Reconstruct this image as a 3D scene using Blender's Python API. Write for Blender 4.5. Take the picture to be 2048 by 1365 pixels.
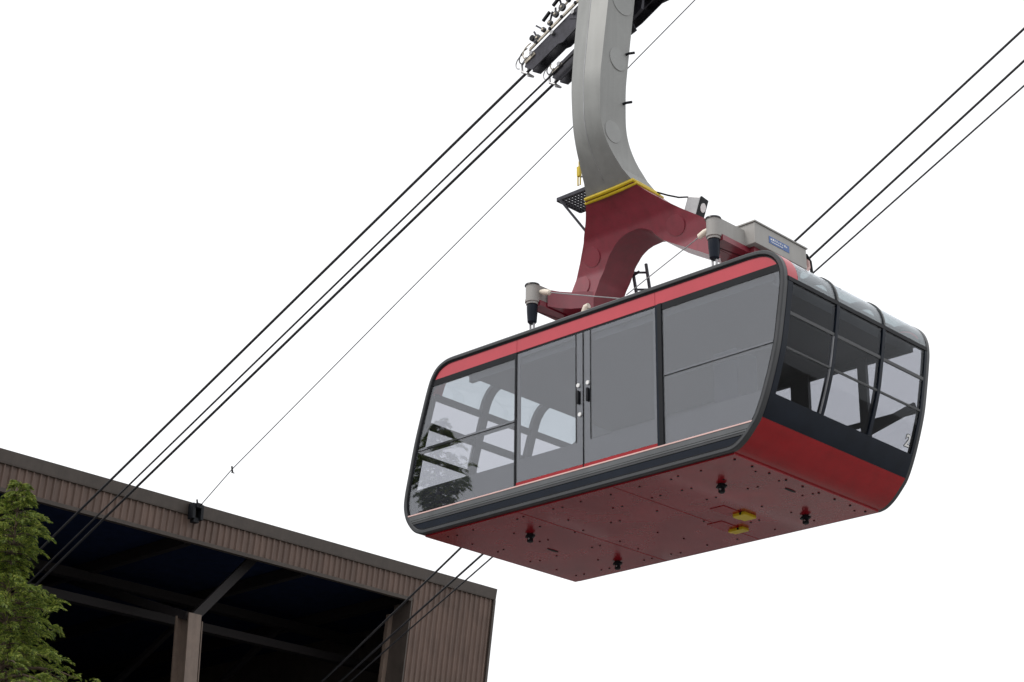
import bpy, bmesh, math, random
from mathutils import Vector, Matrix
random.seed(7)
R = math.radians
for o in list(bpy.data.objects): bpy.data.objects.remove(o)
sc = bpy.context.scene
C = sc.collection

# ------------------------------------------------------------------ camera
cd = bpy.data.cameras.new('camera'); cam = bpy.data.objects.new('camera', cd); C.objects.link(cam)
cd.sensor_width = 36.0; cd.lens = 36.0 * 3835.5 / 2048.0
cd.clip_start = 0.1; cd.clip_end = 5000
YAW, PITCH, ROLL = -0.75735676, 0.38867844, 0.01102361
fw = Vector((math.sin(YAW)*math.cos(PITCH), math.cos(YAW)*math.cos(PITCH), math.sin(PITCH)))
r0 = Vector((math.cos(YAW), -math.sin(YAW), 0)); u0 = r0.cross(fw)
rt = math.cos(ROLL)*r0 + math.sin(ROLL)*u0; up = -math.sin(ROLL)*r0 + math.cos(ROLL)*u0
m = Matrix((rt, up, -fw)).transposed().to_4x4(); m.translation = (0, 0, 1.6)
cam.matrix_world = m
sc.camera = cam

# ------------------------------------------------------------------ sky and sun
SUN_AZ, SUN_EL = R(205), R(52)          # azimuth clockwise from +Y (towards the viewer's left rear)
w = bpy.data.worlds.new('World'); sc.world = w; w.use_nodes = True
nt = w.node_tree; nt.nodes.clear()
out = nt.nodes.new('ShaderNodeOutputWorld'); bg = nt.nodes.new('ShaderNodeBackground')
sky = nt.nodes.new('ShaderNodeTexSky'); sky.sky_type = 'NISHITA'; sky.sun_disc = False
sky.sun_elevation = SUN_EL; sky.sun_rotation = SUN_AZ
sky.dust_density = 4.0; sky.air_density = 1.0
hsv = nt.nodes.new('ShaderNodeHueSaturation'); hsv.inputs['Saturation'].default_value = 0.25
mx = nt.nodes.new('ShaderNodeMixRGB'); mx.inputs[0].default_value = 0.88   # overcast veil over the blue sky
mx.inputs[2].default_value = (12.6, 12.7, 12.9, 1)
nt.links.new(sky.outputs[0], hsv.inputs['Color']); nt.links.new(hsv.outputs[0], mx.inputs[1])
nt.links.new(mx.outputs[0], bg.inputs['Color']); bg.inputs['Strength'].default_value = 0.1
nt.links.new(bg.outputs[0], out.inputs['Surface'])
sd = bpy.data.lights.new('sun', 'SUN'); sun = bpy.data.objects.new('sun', sd); C.objects.link(sun)
sd.energy = 1.35; sd.angle = R(14); sd.color = (1.0, 0.96, 0.9)
sdir = Vector((math.sin(SUN_AZ)*math.cos(SUN_EL), math.cos(SUN_AZ)*math.cos(SUN_EL), math.sin(SUN_EL)))
sun.rotation_euler = sdir.to_track_quat('Z', 'Y').to_euler(); sun.location = sdir*80
sc.view_settings.view_transform = 'Standard'; sc.view_settings.look = 'None'
sc.view_settings.exposure = 0.0; sc.view_settings.gamma = 1.0; sc.view_settings.use_curve_mapping = False
sc.render.engine = 'CYCLES'
sc.cycles.transparent_max_bounces = 24; sc.cycles.max_bounces = 10

# ------------------------------------------------------------------ materials
def mat(name, col, rough=0.5, metal=0.0, var=0.08, scale=3.0, bump=0.0, bscale=40.0, coat=0.0, spec=0.5, streak=0.0):
    ma = bpy.data.materials.new(name); ma.use_nodes = True
    t = ma.node_tree; b = t.nodes['Principled BSDF']
    b.inputs['Roughness'].default_value = rough; b.inputs['Metallic'].default_value = metal
    b.inputs['Coat Weight'].default_value = coat; b.inputs['Coat Roughness'].default_value = 0.05
    b.inputs['Specular IOR Level'].default_value = spec
    tc = t.nodes.new('ShaderNodeTexCoord')
    n = t.nodes.new('ShaderNodeTexNoise'); n.inputs['Scale'].default_value = scale
    n.inputs['Detail'].default_value = 8; n.inputs['Roughness'].default_value = 0.65
    t.links.new(tc.outputs['Object'], n.inputs['Vector'])
    rp = t.nodes.new('ShaderNodeValToRGB')
    lo = tuple(max(0, c*(1-var*1.6)) for c in col); hi = tuple(min(1, c*(1+var*1.6)) for c in col)
    rp.color_ramp.elements[0].position = 0.3; rp.color_ramp.elements[0].color = (*lo, 1)
    rp.color_ramp.elements[1].position = 0.72; rp.color_ramp.elements[1].color = (*hi, 1)
    t.links.new(n.outputs['Fac'], rp.inputs['Fac'])
    last = rp.outputs['Color']
    if streak > 0:                                  # rain streaks: noise stretched along the vertical
        mp = t.nodes.new('ShaderNodeMapping'); mp.inputs['Scale'].default_value = (9, 9, 0.5)
        n2 = t.nodes.new('ShaderNodeTexNoise'); n2.inputs['Scale'].default_value = 1.0; n2.inputs['Detail'].default_value = 5
        t.links.new(tc.outputs['Object'], mp.inputs['Vector']); t.links.new(mp.outputs[0], n2.inputs['Vector'])
        r2 = t.nodes.new('ShaderNodeMapRange'); r2.inputs[1].default_value = 0.35; r2.inputs[2].default_value = 0.7
        r2.inputs[3].default_value = 1-streak; r2.inputs[4].default_value = 1+streak*0.4
        t.links.new(n2.outputs['Fac'], r2.inputs[0])
        mm = t.nodes.new('ShaderNodeVectorMath'); mm.operation = 'SCALE'
        t.links.new(last, mm.inputs[0]); t.links.new(r2.outputs[0], mm.inputs['Scale']); last = mm.outputs[0]
    t.links.new(last, b.inputs['Base Color'])
    rr = t.nodes.new('ShaderNodeMapRange'); rr.inputs[3].default_value = max(0.02, rough-0.08); rr.inputs[4].default_value = min(1, rough+0.1)
    t.links.new(n.outputs['Fac'], rr.inputs[0]); t.links.new(rr.outputs[0], b.inputs['Roughness'])
    if bump > 0:
        nb = t.nodes.new('ShaderNodeTexNoise'); nb.inputs['Scale'].default_value = bscale; nb.inputs['Detail'].default_value = 3
        t.links.new(tc.outputs['Object'], nb.inputs['Vector'])
        bp = t.nodes.new('ShaderNodeBump'); bp.inputs['Strength'].default_value = bump; bp.inputs['Distance'].default_value = 0.02
        t.links.new(nb.outputs['Fac'], bp.inputs['Height']); t.links.new(bp.outputs[0], b.inputs['Normal'])
    return ma

def glass(name, tint, f0, wav=0.02):
    ma = bpy.data.materials.new(name); ma.use_nodes = True
    t = ma.node_tree; t.nodes.clear()
    o = t.nodes.new('ShaderNodeOutputMaterial')
    tr = t.nodes.new('ShaderNodeBsdfTransparent'); tr.inputs[0].default_value = (*tint, 1)
    gl = t.nodes.new('ShaderNodeBsdfGlossy'); gl.inputs['Roughness'].default_value = 0.015
    gl.inputs[0].default_value = (0.95, 0.97, 1.0, 1)
    lw = t.nodes.new('ShaderNodeLayerWeight'); lw.inputs[0].default_value = 0.5
    p = t.nodes.new('ShaderNodeMath'); p.operation = 'POWER'; p.inputs[1].default_value = 5
    mr = t.nodes.new('ShaderNodeMapRange'); mr.inputs[3].default_value = f0; mr.inputs[4].default_value = 1
    t.links.new(lw.outputs['Facing'], p.inputs[0]); t.links.new(p.outputs[0], mr.inputs[0])
    tc = t.nodes.new('ShaderNodeTexCoord'); nb = t.nodes.new('ShaderNodeTexNoise'); nb.inputs['Scale'].default_value = 1.3
    bp = t.nodes.new('ShaderNodeBump'); bp.inputs['Strength'].default_value = wav; bp.inputs['Distance'].default_value = 0.1
    t.links.new(tc.outputs['Object'], nb.inputs['Vector']); t.links.new(nb.outputs['Fac'], bp.inputs['Height'])
    if wav > 0: t.links.new(bp.outputs[0], gl.inputs['Normal'])
    mx = t.nodes.new('ShaderNodeMixShader')
    t.links.new(mr.outputs[0], mx.inputs[0]); t.links.new(tr.outputs[0], mx.inputs[1]); t.links.new(gl.outputs[0], mx.inputs[2])
    t.links.new(mx.outputs[0], o.inputs['Surface'])
    return ma

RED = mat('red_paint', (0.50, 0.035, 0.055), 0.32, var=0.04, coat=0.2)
REDEND = mat('red_gloss_paint', (0.30, 0.001, 0.006), 0.16, var=0.08, coat=0.34, spec=0.2)
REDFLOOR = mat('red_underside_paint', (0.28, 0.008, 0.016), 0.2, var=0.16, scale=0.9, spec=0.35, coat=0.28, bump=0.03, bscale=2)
REDYOKE = mat('red_yoke_paint', (0.225, 0.007, 0.026), 0.38, var=0.10, streak=0.12, spec=0.95, coat=0.05)
GREY = mat('grey_steel_paint', (0.265, 0.27, 0.262), 0.42, var=0.06, scale=1.5, bump=0.06, bscale=2, streak=0.08)
GREY2 = mat('light_grey_disc_paint', (0.285, 0.292, 0.286), 0.45, var=0.05)
BOXG = mat('warm_grey_cabinet_paint', (0.35, 0.34, 0.325), 0.5, var=0.05, streak=0.07)
BLACK = mat('black_rubber', (0.008, 0.009, 0.012), 0.5, var=0.2, spec=0.2)
RIM = mat('dark_grey_rim', (0.034, 0.036, 0.04), 0.35, var=0.12)
NAVY = mat('dark_navy_paint', (0.006, 0.010, 0.019), 0.35, var=0.15, spec=0.16)
RAIL = mat('grey_sill_rail', (0.10, 0.105, 0.11), 0.35, metal=0.3, var=0.1)
PINK = mat('pale_pink_molding', (0.72, 0.48, 0.45), 0.4, var=0.05)
SILVER = mat('brushed_roof_metal', (0.27, 0.295, 0.29), 0.28, metal=0.5, var=0.08, scale=2, bump=0.25, bscale=1.6)
INTER = mat('dark_grey_lining', (0.03, 0.032, 0.038), 0.6, var=0.08)
INTER2 = mat('darker_grey_lining', (0.018, 0.02, 0.026), 0.5, var=0.08)
CEIL = mat('grey_ceiling_lining', (0.014, 0.018, 0.026), 0.6, var=0.05)
SIDEGL = glass('tinted_side_glass', (0.85, 0.855, 0.88), 0.092, 0.0)
ROOFGL = glass('tinted_roof_glass', (0.74, 0.78, 0.79), 0.115, 0.0)
ENDGL = glass('tinted_end_glass', (0.715, 0.72, 0.735), 0.008, 0.0)
YEL = mat('yellow_paint', (0.62, 0.45, 0.01), 0.45, var=0.12)
CREAM = mat('cream_fitting', (0.78, 0.71, 0.60), 0.5, var=0.12)
WHITE = mat('white_paint', (0.8, 0.8, 0.8), 0.4, var=0.03)
STEEL = mat('galvanised_steel', (0.35, 0.35, 0.36), 0.4, metal=0.7, var=0.15)
DARKST = mat('dark_greasy_steel', (0.035, 0.034, 0.045), 0.45, metal=0.4, var=0.3, scale=8)
ROPE = mat('dark_steel_rope', (0.022, 0.022, 0.026), 0.55, metal=0.2, var=0.3, scale=30)
BLUE = mat('blue_sticker', (0.06, 0.13, 0.34), 0.4, var=0.1)
BROWN = mat('brown_corrugated_steel', (0.150, 0.099, 0.079), 0.55, var=0.12, scale=1.2, streak=0.18, bump=0.05)
t_ = BROWN.node_tree; oi = t_.nodes.new('ShaderNodeObjectInfo'); rm_ = t_.nodes.new('ShaderNodeMapRange'); rm_.inputs[3].default_value = 0.90; rm_.inputs[4].default_value = 1.08
vm_ = t_.nodes.new('ShaderNodeVectorMath'); vm_.operation = 'SCALE'; b_ = t_.nodes['Principled BSDF']; src = b_.inputs['Base Color'].links[0].from_socket
t_.links.new(oi.outputs['Random'], rm_.inputs[0]); t_.links.new(src, vm_.inputs[0]); t_.links.new(rm_.outputs[0], vm_.inputs['Scale']); t_.links.new(vm_.outputs[0], b_.inputs['Base Color'])
BROWNCAP = mat('dark_brown_flashing', (0.066, 0.052, 0.044), 0.5, var=0.12, streak=0.1)
BROWNCOL = mat('brown_column_paint', (0.17, 0.125, 0.10), 0.55, var=0.12, streak=0.15)
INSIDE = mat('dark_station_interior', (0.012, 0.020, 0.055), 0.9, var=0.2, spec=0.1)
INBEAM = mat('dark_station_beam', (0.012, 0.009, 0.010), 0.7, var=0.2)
CONC = mat('grey_concrete', (0.2, 0.195, 0.185), 0.85, var=0.15, scale=0.4)
ASPH = mat('asphalt', (0.055, 0.055, 0.057), 0.9, var=0.2, scale=1.0)
BARK = mat('brown_bark', (0.10, 0.07, 0.05), 0.9, var=0.3, bump=0.6, bscale=20)

def leafmat(name, a, b, c):
    ma = bpy.data.materials.new(name); ma.use_nodes = True
    t = ma.node_tree; p = t.nodes['Principled BSDF']; p.inputs['Roughness'].default_value = 0.6
    g = t.nodes.new('ShaderNodeNewGeometry'); rp = t.nodes.new('ShaderNodeValToRGB')
    e = rp.color_ramp.elements; e[0].color = (*a, 1); e[1].color = (*c, 1)
    k = e.new(0.55); k.color = (*b, 1)
    t.links.new(g.outputs['Random Per Island'], rp.inputs['Fac']); t.links.new(rp.outputs['Color'], p.inputs['Base Color'])
    tl = t.nodes.new('ShaderNodeBsdfTranslucent'); t.links.new(rp.outputs['Color'], tl.inputs[0])
    mx = t.nodes.new('ShaderNodeMixShader'); mx.inputs[0].default_value = 0.38
    o = t.nodes['Material Output']
    t.links.new(p.outputs[0], mx.inputs[1]); t.links.new(tl.outputs[0], mx.inputs[2]); t.links.new(mx.outputs[0], o.inputs['Surface'])
    return ma
LEAF = leafmat('conifer_needles', (0.035, 0.075, 0.013), (0.17, 0.235, 0.033), (0.38, 0.41, 0.08))

# ------------------------------------------------------------------ mesh helpers
class MB:
    def __init__(s): s.v = []; s.f = []
    def add(s, vs, fs):
        n = len(s.v); s.v += [tuple(p) for p in vs]; s.f += [tuple(i+n for i in f) for f in fs]; return s
    def box(s, a, b):
        x0, y0, z0 = a; x1, y1, z1 = b
        return s.add([(x0,y0,z0),(x1,y0,z0),(x1,y1,z0),(x0,y1,z0),(x0,y0,z1),(x1,y0,z1),(x1,y1,z1),(x0,y1,z1)],
                     [(0,3,2,1),(4,5,6,7),(0,1,5,4),(1,2,6,5),(2,3,7,6),(3,0,4,7)])
    def bar(s, p, q, wd, ht, upv=(0,0,1)):
        p = Vector(p); q = Vector(q); d = (q-p).normalized(); upv = Vector(upv)
        sx = d.cross(upv)
        if sx.length < 1e-4: sx = d.cross(Vector((1,0,0)))
        sx.normalize(); sz = sx.cross(d).normalized(); sx *= wd/2; sz *= ht/2
        return s.add([p-sx-sz, p+sx-sz, p+sx+sz, p-sx+sz, q-sx-sz, q+sx-sz, q+sx+sz, q-sx+sz],
                     [(0,1,2,3),(4,7,6,5),(0,4,5,1),(1,5,6,2),(2,6,7,3),(3,7,4,0)])
    def tube(s, pts, r, n=10, caps=True):
        pts = [Vector(p) for p in pts]; rs = r if isinstance(r, (list, tuple)) else [r]*len(pts)
        base = len(s.v); ref = None
        for i, p in enumerate(pts):
            d = (pts[min(i+1, len(pts)-1)] - pts[max(i-1, 0)]).normalized()
            if ref is None:
                ref = d.orthogonal().normalized()
            ref = (ref - d*ref.dot(d)).normalized(); bi = d.cross(ref)
            for k in range(n):
                a = 2*math.pi*k/n; s.v.append(tuple(p + (ref*math.cos(a) + bi*math.sin(a))*rs[i]))
        for i in range(len(pts)-1):
            for k in range(n):
                a = base+i*n+k; b = base+i*n+(k+1) % n
                s.f.append((a, b, b+n, a+n))
        if caps:
            s.f.append(tuple(base+k for k in reversed(range(n)))); s.f.append(tuple(base+(len(pts)-1)*n+k for k in range(n)))
        return s
    def prism(s, poly, h0, h1, ax):
        """poly of 2-D points, extruded along axis ax ('y': (u,w)->(u,h,w); 'z': (x,y)->(x,y,h); 'x': (y,z)->(h,y,z))"""
        def P(p, h): return {'y': (p[0], h, p[1]), 'z': (p[0], p[1], h), 'x': (h, p[0], p[1])}[ax]
        n = len(poly)
        vs = [P(p, h0) for p in poly] + [P(p, h1) for p in poly]
        fs = [tuple(range(n)), tuple(reversed(range(n, 2*n)))] + [(i, i+n, (i+1) % n + n, (i+1) % n) for i in range(n)]
        return s.add(vs, fs)
    def build(s, name, material, parent=None, smooth=30, bevel=0.0):
        me = bpy.data.meshes.new(name); me.from_pydata(s.v, [], s.f); me.update()
        bm = bmesh.new(); bm.from_mesh(me)
        bmesh.ops.recalc_face_normals(bm, faces=bm.faces)
        if bevel > 0:
            es = [e for e in bm.edges if len(e.link_faces) == 2 and e.calc_face_angle(0) > R(40)]
            bmesh.ops.bevel(bm, geom=es, offset=bevel, segments=2, profile=0.7, affect='EDGES', clamp_overlap=True)
        bm.to_mesh(me); bm.free()
        if smooth:
            me.shade_smooth(); me.set_sharp_from_angle(angle=R(smooth))
        me.materials.append(material)
        o = bpy.data.objects.new(name, me); C.objects.link(o)
        if parent: o.parent = parent
        return o

def tag(o, label=None, cat=None, group=None, kind=None):
    if label: o['label'] = label
    if cat: o['category'] = cat
    if group: o['group'] = group
    if kind: o['kind'] = kind
    return o
def empty(name, loc, label, cat, group=None):
    o = bpy.data.objects.new(name, None); C.objects.link(o); o.location = loc; o.empty_display_size = 0.3
    return tag(o, label, cat, group)
def dup(o, parent, loc=None):
    c = o.copy(); C.objects.link(c); c.parent = parent
    if loc is not None: c.location = loc
    return c
def disc(p, axis, r, th, n=24, mb=None):
    mb = mb or MB(); a = Vector(axis).normalized(); return mb.tube([Vector(p)-a*th/2, Vector(p)+a*th/2], r, n)
def lin(tab, z):
    tab = sorted(tab)
    if z <= tab[0][0]: return tab[0][1]
    for (a, b), (c, d) in zip(tab, tab[1:]):
        if z <= c: return b + (d-b)*(z-a)/(c-a)
    return tab[-1][1]

# ------------------------------------------------------------------ ground, street and unseen strips added for underside reflections
g = MB().add([(-1500,-1500,0),(1500,-1500,0),(1500,1500,0),(-1500,1500,0)], [(0,1,2,3)]).build('ground', CONC, smooth=0); tag(g, kind='structure')
g = MB().box((-400,-16,0.004-0.3),(400,-4,0.004)).build('road', ASPH, smooth=0); tag(g, kind='structure')
g = MB().box((-400,-4,-0.2),(400,-1.2,0.14)).build('pavement', CONC, smooth=0); tag(g, kind='structure')
g = MB().box((-47,37.7,-0.3),(-34.6,400,0.004)).build('road', ASPH, smooth=0); tag(g, kind='structure')  # unseen road, added so the cabin underside mirrors dark asphalt on its left
g = MB().box((-34.598,37.7,-0.2),(-31.6,400,0.14)).build('pavement', CONC, smooth=0); tag(g, kind='structure')  # unseen pavement, added with this road for its mirrored edge
g = MB().box((-34.0,26.5,-0.2),(-31.8,37.0,0.10)).build('path', ASPH, smooth=0); tag(g, kind='structure')  # unseen asphalt strip, added as a dark streak mirrored in the underside
g = MB().box((-31.0,33.0,-0.2),(-22.0,34.2,0.06)).build('path', ASPH, smooth=0); tag(g, kind='structure')  # second added strip, out of view, for the underside's reflection
g = MB().box((-29.5,41.5,-0.2),(-12.0,45.0,0.06)).build('path', ASPH, smooth=0); tag(g, kind='structure')  # third unseen strip, added for dark reflections in the red underside
mk = MB()
for i in range(40): mk.box((-40.9, 39+i*6, 0.005), (-40.72, 42+i*6, 0.009))
mk.box((-46.6, 37.8, 0.005), (-46.4, 380, 0.009)); mk.box((-35.2, 37.8, 0.005), (-35.0, 380, 0.009))
g = mk.build('added_road_markings', WHITE, smooth=0); tag(g, kind='structure')  # unseen lane lines, added to mirror as pale streaks under the cabin

# ------------------------------------------------------------------ station building
ST = empty('station_building', (-36, 26.5, 0), 'brown corrugated steel cable car station with dark open mouth', 'building')
SX, SY = -36.0, 26.5
K = 0.13
def fx(z): return K*(z-15.0)                   # facade leans outwards, local x
def Lx(y): return y - SY
PITCH_R = 0.19
def sheet_mesh(z0, z1, ribs=6):
    mb = MB(); prof = []
    for i in range(ribs):
        for f_, d in ((0.0, 0), (0.30, 0), (0.42, 1), (0.58, 1), (0.70, 0.0)):
            if i > 0 and f_ == 0.0: continue
            prof.append(((i+f_)*PITCH_R, d))
    prof.append((ribs*PITCH_R, 0))
    # front and back skins of a thin folded sheet
    vs = []; 
    for (y, d) in prof:
        for z in (z0, z1):
            vs.append((fx(z) + 0.045*d, y, z))
    for (y, d) in prof:
        for z in (z0, z1):
            vs.append((fx(z) + 0.045*d - 0.004, y, z))
    n = len(prof); fs = []
    for i in range(n-1):
        a = 2*i; fs.append((a, a+2, a+3, a+1)); b = 2*n+2*i; fs.append((b, b+1, b+3, b+2))
        fs.append((a, 2*n+a, 2*n+a+2, a+2)); fs.append((a+1, a+3, 2*n+a+3, 2*n+a+1))
    mb.add(vs, fs); return mb
W5 = 6*PITCH_R
def sheets(z0, z1, ys):
    first = None
    for y in ys:
        if first is None:
            first = sheet_mesh(z0, z1).build('corrugated_sheet', BROWN, ST, smooth=0); first.location = (0, Lx(y), 0)
        else: dup(first, ST, (0, Lx(y), 0))
yr = 37.38 - 24*W5
sheets(14.55, 15.12, [yr + i*W5 for i in range(24)])
sheets(0.0, 14.549, [37.38-W5, 37.38-2*W5])
half = sheet_mesh(0.0, 14.549, 4).build('corrugated_sheet', BROWN, ST, smooth=0); half.location = (0, Lx(37.38-2*W5-4*PITCH_R), 0)
sheets(0.0, 14.549, [yr + i*W5 for i in range(5)])
yl_open = yr + 5*W5; yr_open = 37.38-2*W5-4*PITCH_R
MB().prism([(fx(14.4)-0.06, 14.47), (fx(14.4)+0.065, 14.47), (fx(14.56)+0.062, 14.555), (fx(14.56)-0.06, 14.56)], Lx(yl_open), Lx(yr_open)+0.02, 'y').build('drip_trim', BROWNCAP, ST, smooth=0)
MB().prism([(fx(15.1)-0.3, 15.10), (fx(15.1)+0.075, 15.085), (fx(15.1)+0.085, 15.12), (fx(15.4)+0.10, 15.385), (fx(15.4)+0.06, 15.40), (fx(15.4)-0.6, 15.40)], Lx(yr)-0.05, Lx(37.44), 'y').build('roof_flashing', BROWNCAP, ST, smooth=0)
MB().add([(fx(0)+0.07, Lx(37.38), 0), (fx(0)+0.07, Lx(37.46), 0), (fx(0)-0.2, Lx(37.46), 0), (fx(0)-0.2, Lx(37.38), 0),
          (fx(15.09)+0.07, Lx(37.38), 15.084), (fx(15.09)+0.07, Lx(37.46), 15.084), (fx(15.09)-0.2, Lx(37.46), 15.084), (fx(15.09)-0.2, Lx(37.38), 15.084)],
         [(0,1,2,3),(4,5,6,7),(0,1,5,4),(1,2,6,5),(2,3,7,6),(3,0,4,7)]).build('corner_trim', BROWNCAP, ST, smooth=0)
# shell behind the facade
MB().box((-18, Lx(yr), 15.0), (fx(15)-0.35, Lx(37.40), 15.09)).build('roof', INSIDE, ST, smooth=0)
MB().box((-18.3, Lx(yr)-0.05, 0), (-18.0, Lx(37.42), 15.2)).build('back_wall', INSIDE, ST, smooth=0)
for (ya, nm) in ((37.25, 'side_wall'), (yr+0.02, 'side_wall')):
    MB().prism([(-17.99, 0), (fx(0)-0.21, 0), (fx(14.99)-0.21, 14.99), (-17.99, 14.99)], Lx(ya), Lx(ya)+0.12, 'y').build(nm, BROWNCAP, ST, smooth=0)
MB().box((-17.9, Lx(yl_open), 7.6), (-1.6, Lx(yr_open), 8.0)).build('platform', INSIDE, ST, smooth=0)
MB().prism([(fx(0)-0.1, 0), (fx(0), 0), (fx(7.9), 7.9), (fx(7.9)-0.1, 7.9)], Lx(yl_open), Lx(yr_open), 'y').build('lower_wall', BROWN, ST, smooth=0)
# opening jamb on the right
jy = Lx(yr_open)
MB().add([(fx(8)+0.06, jy-0.02, 8), (fx(8)-0.6, jy-0.02, 8), (fx(8)-0.6, jy+0.02, 8), (fx(8)+0.06, jy+0.02, 8),
          (fx(14.46)+0.06, jy-0.02, 14.46), (fx(14.46)-0.6, jy-0.02, 14.46), (fx(14.46)-0.6, jy+0.02, 14.46), (fx(14.46)+0.06, jy+0.02, 14.46)],
         [(0,1,2,3),(4,5,6,7),(0,1,5,4),(1,2,6,5),(2,3,7,6),(3,0,4,7)]).build('jamb', BROWNCAP, ST, smooth=0)
MB().add([(fx(8)-0.60, jy-0.16, 8), (fx(8)-0.72, jy-0.16, 8), (fx(8)-0.72, jy+0.02, 8), (fx(8)-0.60, jy+0.02, 8),
          (fx(14.2)-0.60, jy-0.16, 14.2), (fx(14.2)-0.72, jy-0.16, 14.2), (fx(14.2)-0.72, jy+0.02, 14.2), (fx(14.2)-0.60, jy+0.02, 14.2)],
         [(0,1,2,3),(4,5,6,7),(0,1,5,4),(1,2,6,5),(2,3,7,6),(3,0,4,7)]).build('jamb_flange', BROWNCOL, ST, smooth=0)
# middle column: a rolled steel I section
cb = MB(); cy = Lx(27.95)
cb.box((-0.95, cy-0.19, 8), (-0.91, cy+0.19, 13.05)); cb.box((-1.45, cy-0.19, 8), (-1.41, cy+0.19, 13.05)); cb.box((-1.409, cy-0.02, 8), (-0.951, cy+0.02, 13.05))
cb.build('column', BROWNCOL, ST, smooth=0)
MB().tube([(-0.93, cy+0.24, 8), (-0.93, cy+0.24, 12.9)], 0.018, 8).build('conduit', BROWNCOL, ST)
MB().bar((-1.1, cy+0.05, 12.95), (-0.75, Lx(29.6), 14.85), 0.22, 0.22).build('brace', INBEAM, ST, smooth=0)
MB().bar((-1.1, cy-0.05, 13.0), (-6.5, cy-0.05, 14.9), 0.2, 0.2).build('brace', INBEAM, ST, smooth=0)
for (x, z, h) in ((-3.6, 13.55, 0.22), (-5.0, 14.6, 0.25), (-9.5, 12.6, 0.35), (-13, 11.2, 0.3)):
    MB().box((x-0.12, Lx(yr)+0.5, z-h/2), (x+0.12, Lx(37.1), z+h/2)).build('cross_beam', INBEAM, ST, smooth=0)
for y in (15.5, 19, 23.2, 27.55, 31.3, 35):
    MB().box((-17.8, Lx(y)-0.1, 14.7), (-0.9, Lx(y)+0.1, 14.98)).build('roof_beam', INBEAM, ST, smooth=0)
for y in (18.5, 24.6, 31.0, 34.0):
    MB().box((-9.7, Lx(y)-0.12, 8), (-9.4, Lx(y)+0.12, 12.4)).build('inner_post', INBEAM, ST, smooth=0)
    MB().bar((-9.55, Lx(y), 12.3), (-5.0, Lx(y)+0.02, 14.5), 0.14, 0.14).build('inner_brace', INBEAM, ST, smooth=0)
# the wire's anchor bracket on the flashing
br = MB(); by = Lx(26.88)
br.box((fx(15.2)+0.105, by-0.16, 14.95), (fx(15.2)+0.30, by-0.08, 15.33)); br.box((fx(15.2)+0.105, by+0.08, 14.95), (fx(15.2)+0.30, by+0.16, 15.33))
br.box((fx(15.2)+0.105, by-0.08, 15.22), (fx(15.2)+0.34, by+0.08, 15.34)); br.box((fx(15.2)+0.10, by-0.08, 14.88), (fx(15.2)+0.24, by+0.08, 15.0))
br.build('anchor_bracket', BLACK, ST, smooth=0, bevel=0.01)

# ------------------------------------------------------------------ cabin
CX, CY, CZ = -17.5, 21.83, 10.12
CAB = empty('cable_car_cabin', (CX, CY, CZ), 'red and black cable car cabin with grey tinted windows hanging in the air', 'cable car')
RCp = [(2.70,0),(2.82,0.03),(2.96,0.12),(3.10,0.26),(3.23,0.43),(3.39,0.79),(3.56,1.30),(3.65,1.73),(3.71,2.08),(3.735,2.28),(3.725,2.46),(3.66,2.62),(3.53,2.745),(3.36,2.81),(3.13,2.83)]
LCp = [(-3.25,0),(-3.40,0.04),(-3.53,0.14),(-3.65,0.31),(-3.705,0.51),(-3.69,0.73),(-3.62,1.05),(-3.51,1.54),(-3.37,2.02),(-3.25,2.40),(-3.16,2.60),(-3.03,2.74),(-2.82,2.82),(-2.55,2.83)]
def cr(pts, k=6):
    o = []
    for i in range(len(pts)-1):
        p0 = Vector(pts[max(i-1,0)]); p1 = Vector(pts[i]); p2 = Vector(pts[i+1]); p3 = Vector(pts[min(i+2,len(pts)-1)])
        for j in range(k):
            t = j/k
            q = 0.5*((2*p1)+(-p0+p2)*t+(2*p0-5*p1+4*p2-p3)*t*t+(-p0+3*p1-3*p2+p3)*t**3)
            o.append((q.x, q.y))
    o.append(tuple(pts[-1])); return o
RC, LC = cr(RCp), cr(LCp)
def nrm(pts, side):
    ns = []
    for i in range(len(pts)):
        a = Vector(pts[max(i-1,0)]); b = Vector(pts[min(i+1,len(pts)-1)]); d = (b-a).normalized()
        ns.append(Vector((d.y, -d.x))*side)
    return ns
RN, LN = nrm(RC, 1), nrm(LC, -1)
def offs(pts, ns, d): return [(p[0]+n.x*d, p[1]+n.y*d) for p, n in zip(pts, ns)]
def cut(pts, w0, w1):
    o = []
    for (a, b) in zip(pts, pts[1:]):
        for ww in (w0, w1):
            pass
    def at(ww):
        for (a, b) in zip(pts, pts[1:]):
            if a[1] <= ww <= b[1] and b[1] > a[1]:
                t = (ww-a[1])/(b[1]-a[1]); return (a[0]+(b[0]-a[0])*t, ww)
        return pts[-1] if ww > pts[-1][1] else pts[0]
    o.append(at(w0)); o += [p for p in pts if w0+1e-4 < p[1] < w1-1e-4]; o.append(at(w1)); return o
def path_slab(path, side, v0, v1, o0, o1):
    ns = nrm(path, side); A = offs(path, ns, o0); B = offs(path, ns, o1); n = len(path); vs = []
    for v in (v0, v1):
        vs += [(p[0], v, p[1]) for p in A] + [(p[0], v, p[1]) for p in B]
    fs = []
    for i in range(n-1):
        fs += [(i, i+1, 2*n+i+1, 2*n+i), (n+i, 3*n+i, 3*n+i+1, n+i+1), (i, n+i, n+i+1, i+1), (2*n+i, 2*n+i+1, 3*n+i+1, 3*n+i)]
    fs += [(0, 2*n, 3*n, n), (n-1, 2*n-1, 4*n-1, 3*n-1)]
    return MB().add(vs, fs)
HV = 1.83
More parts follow.
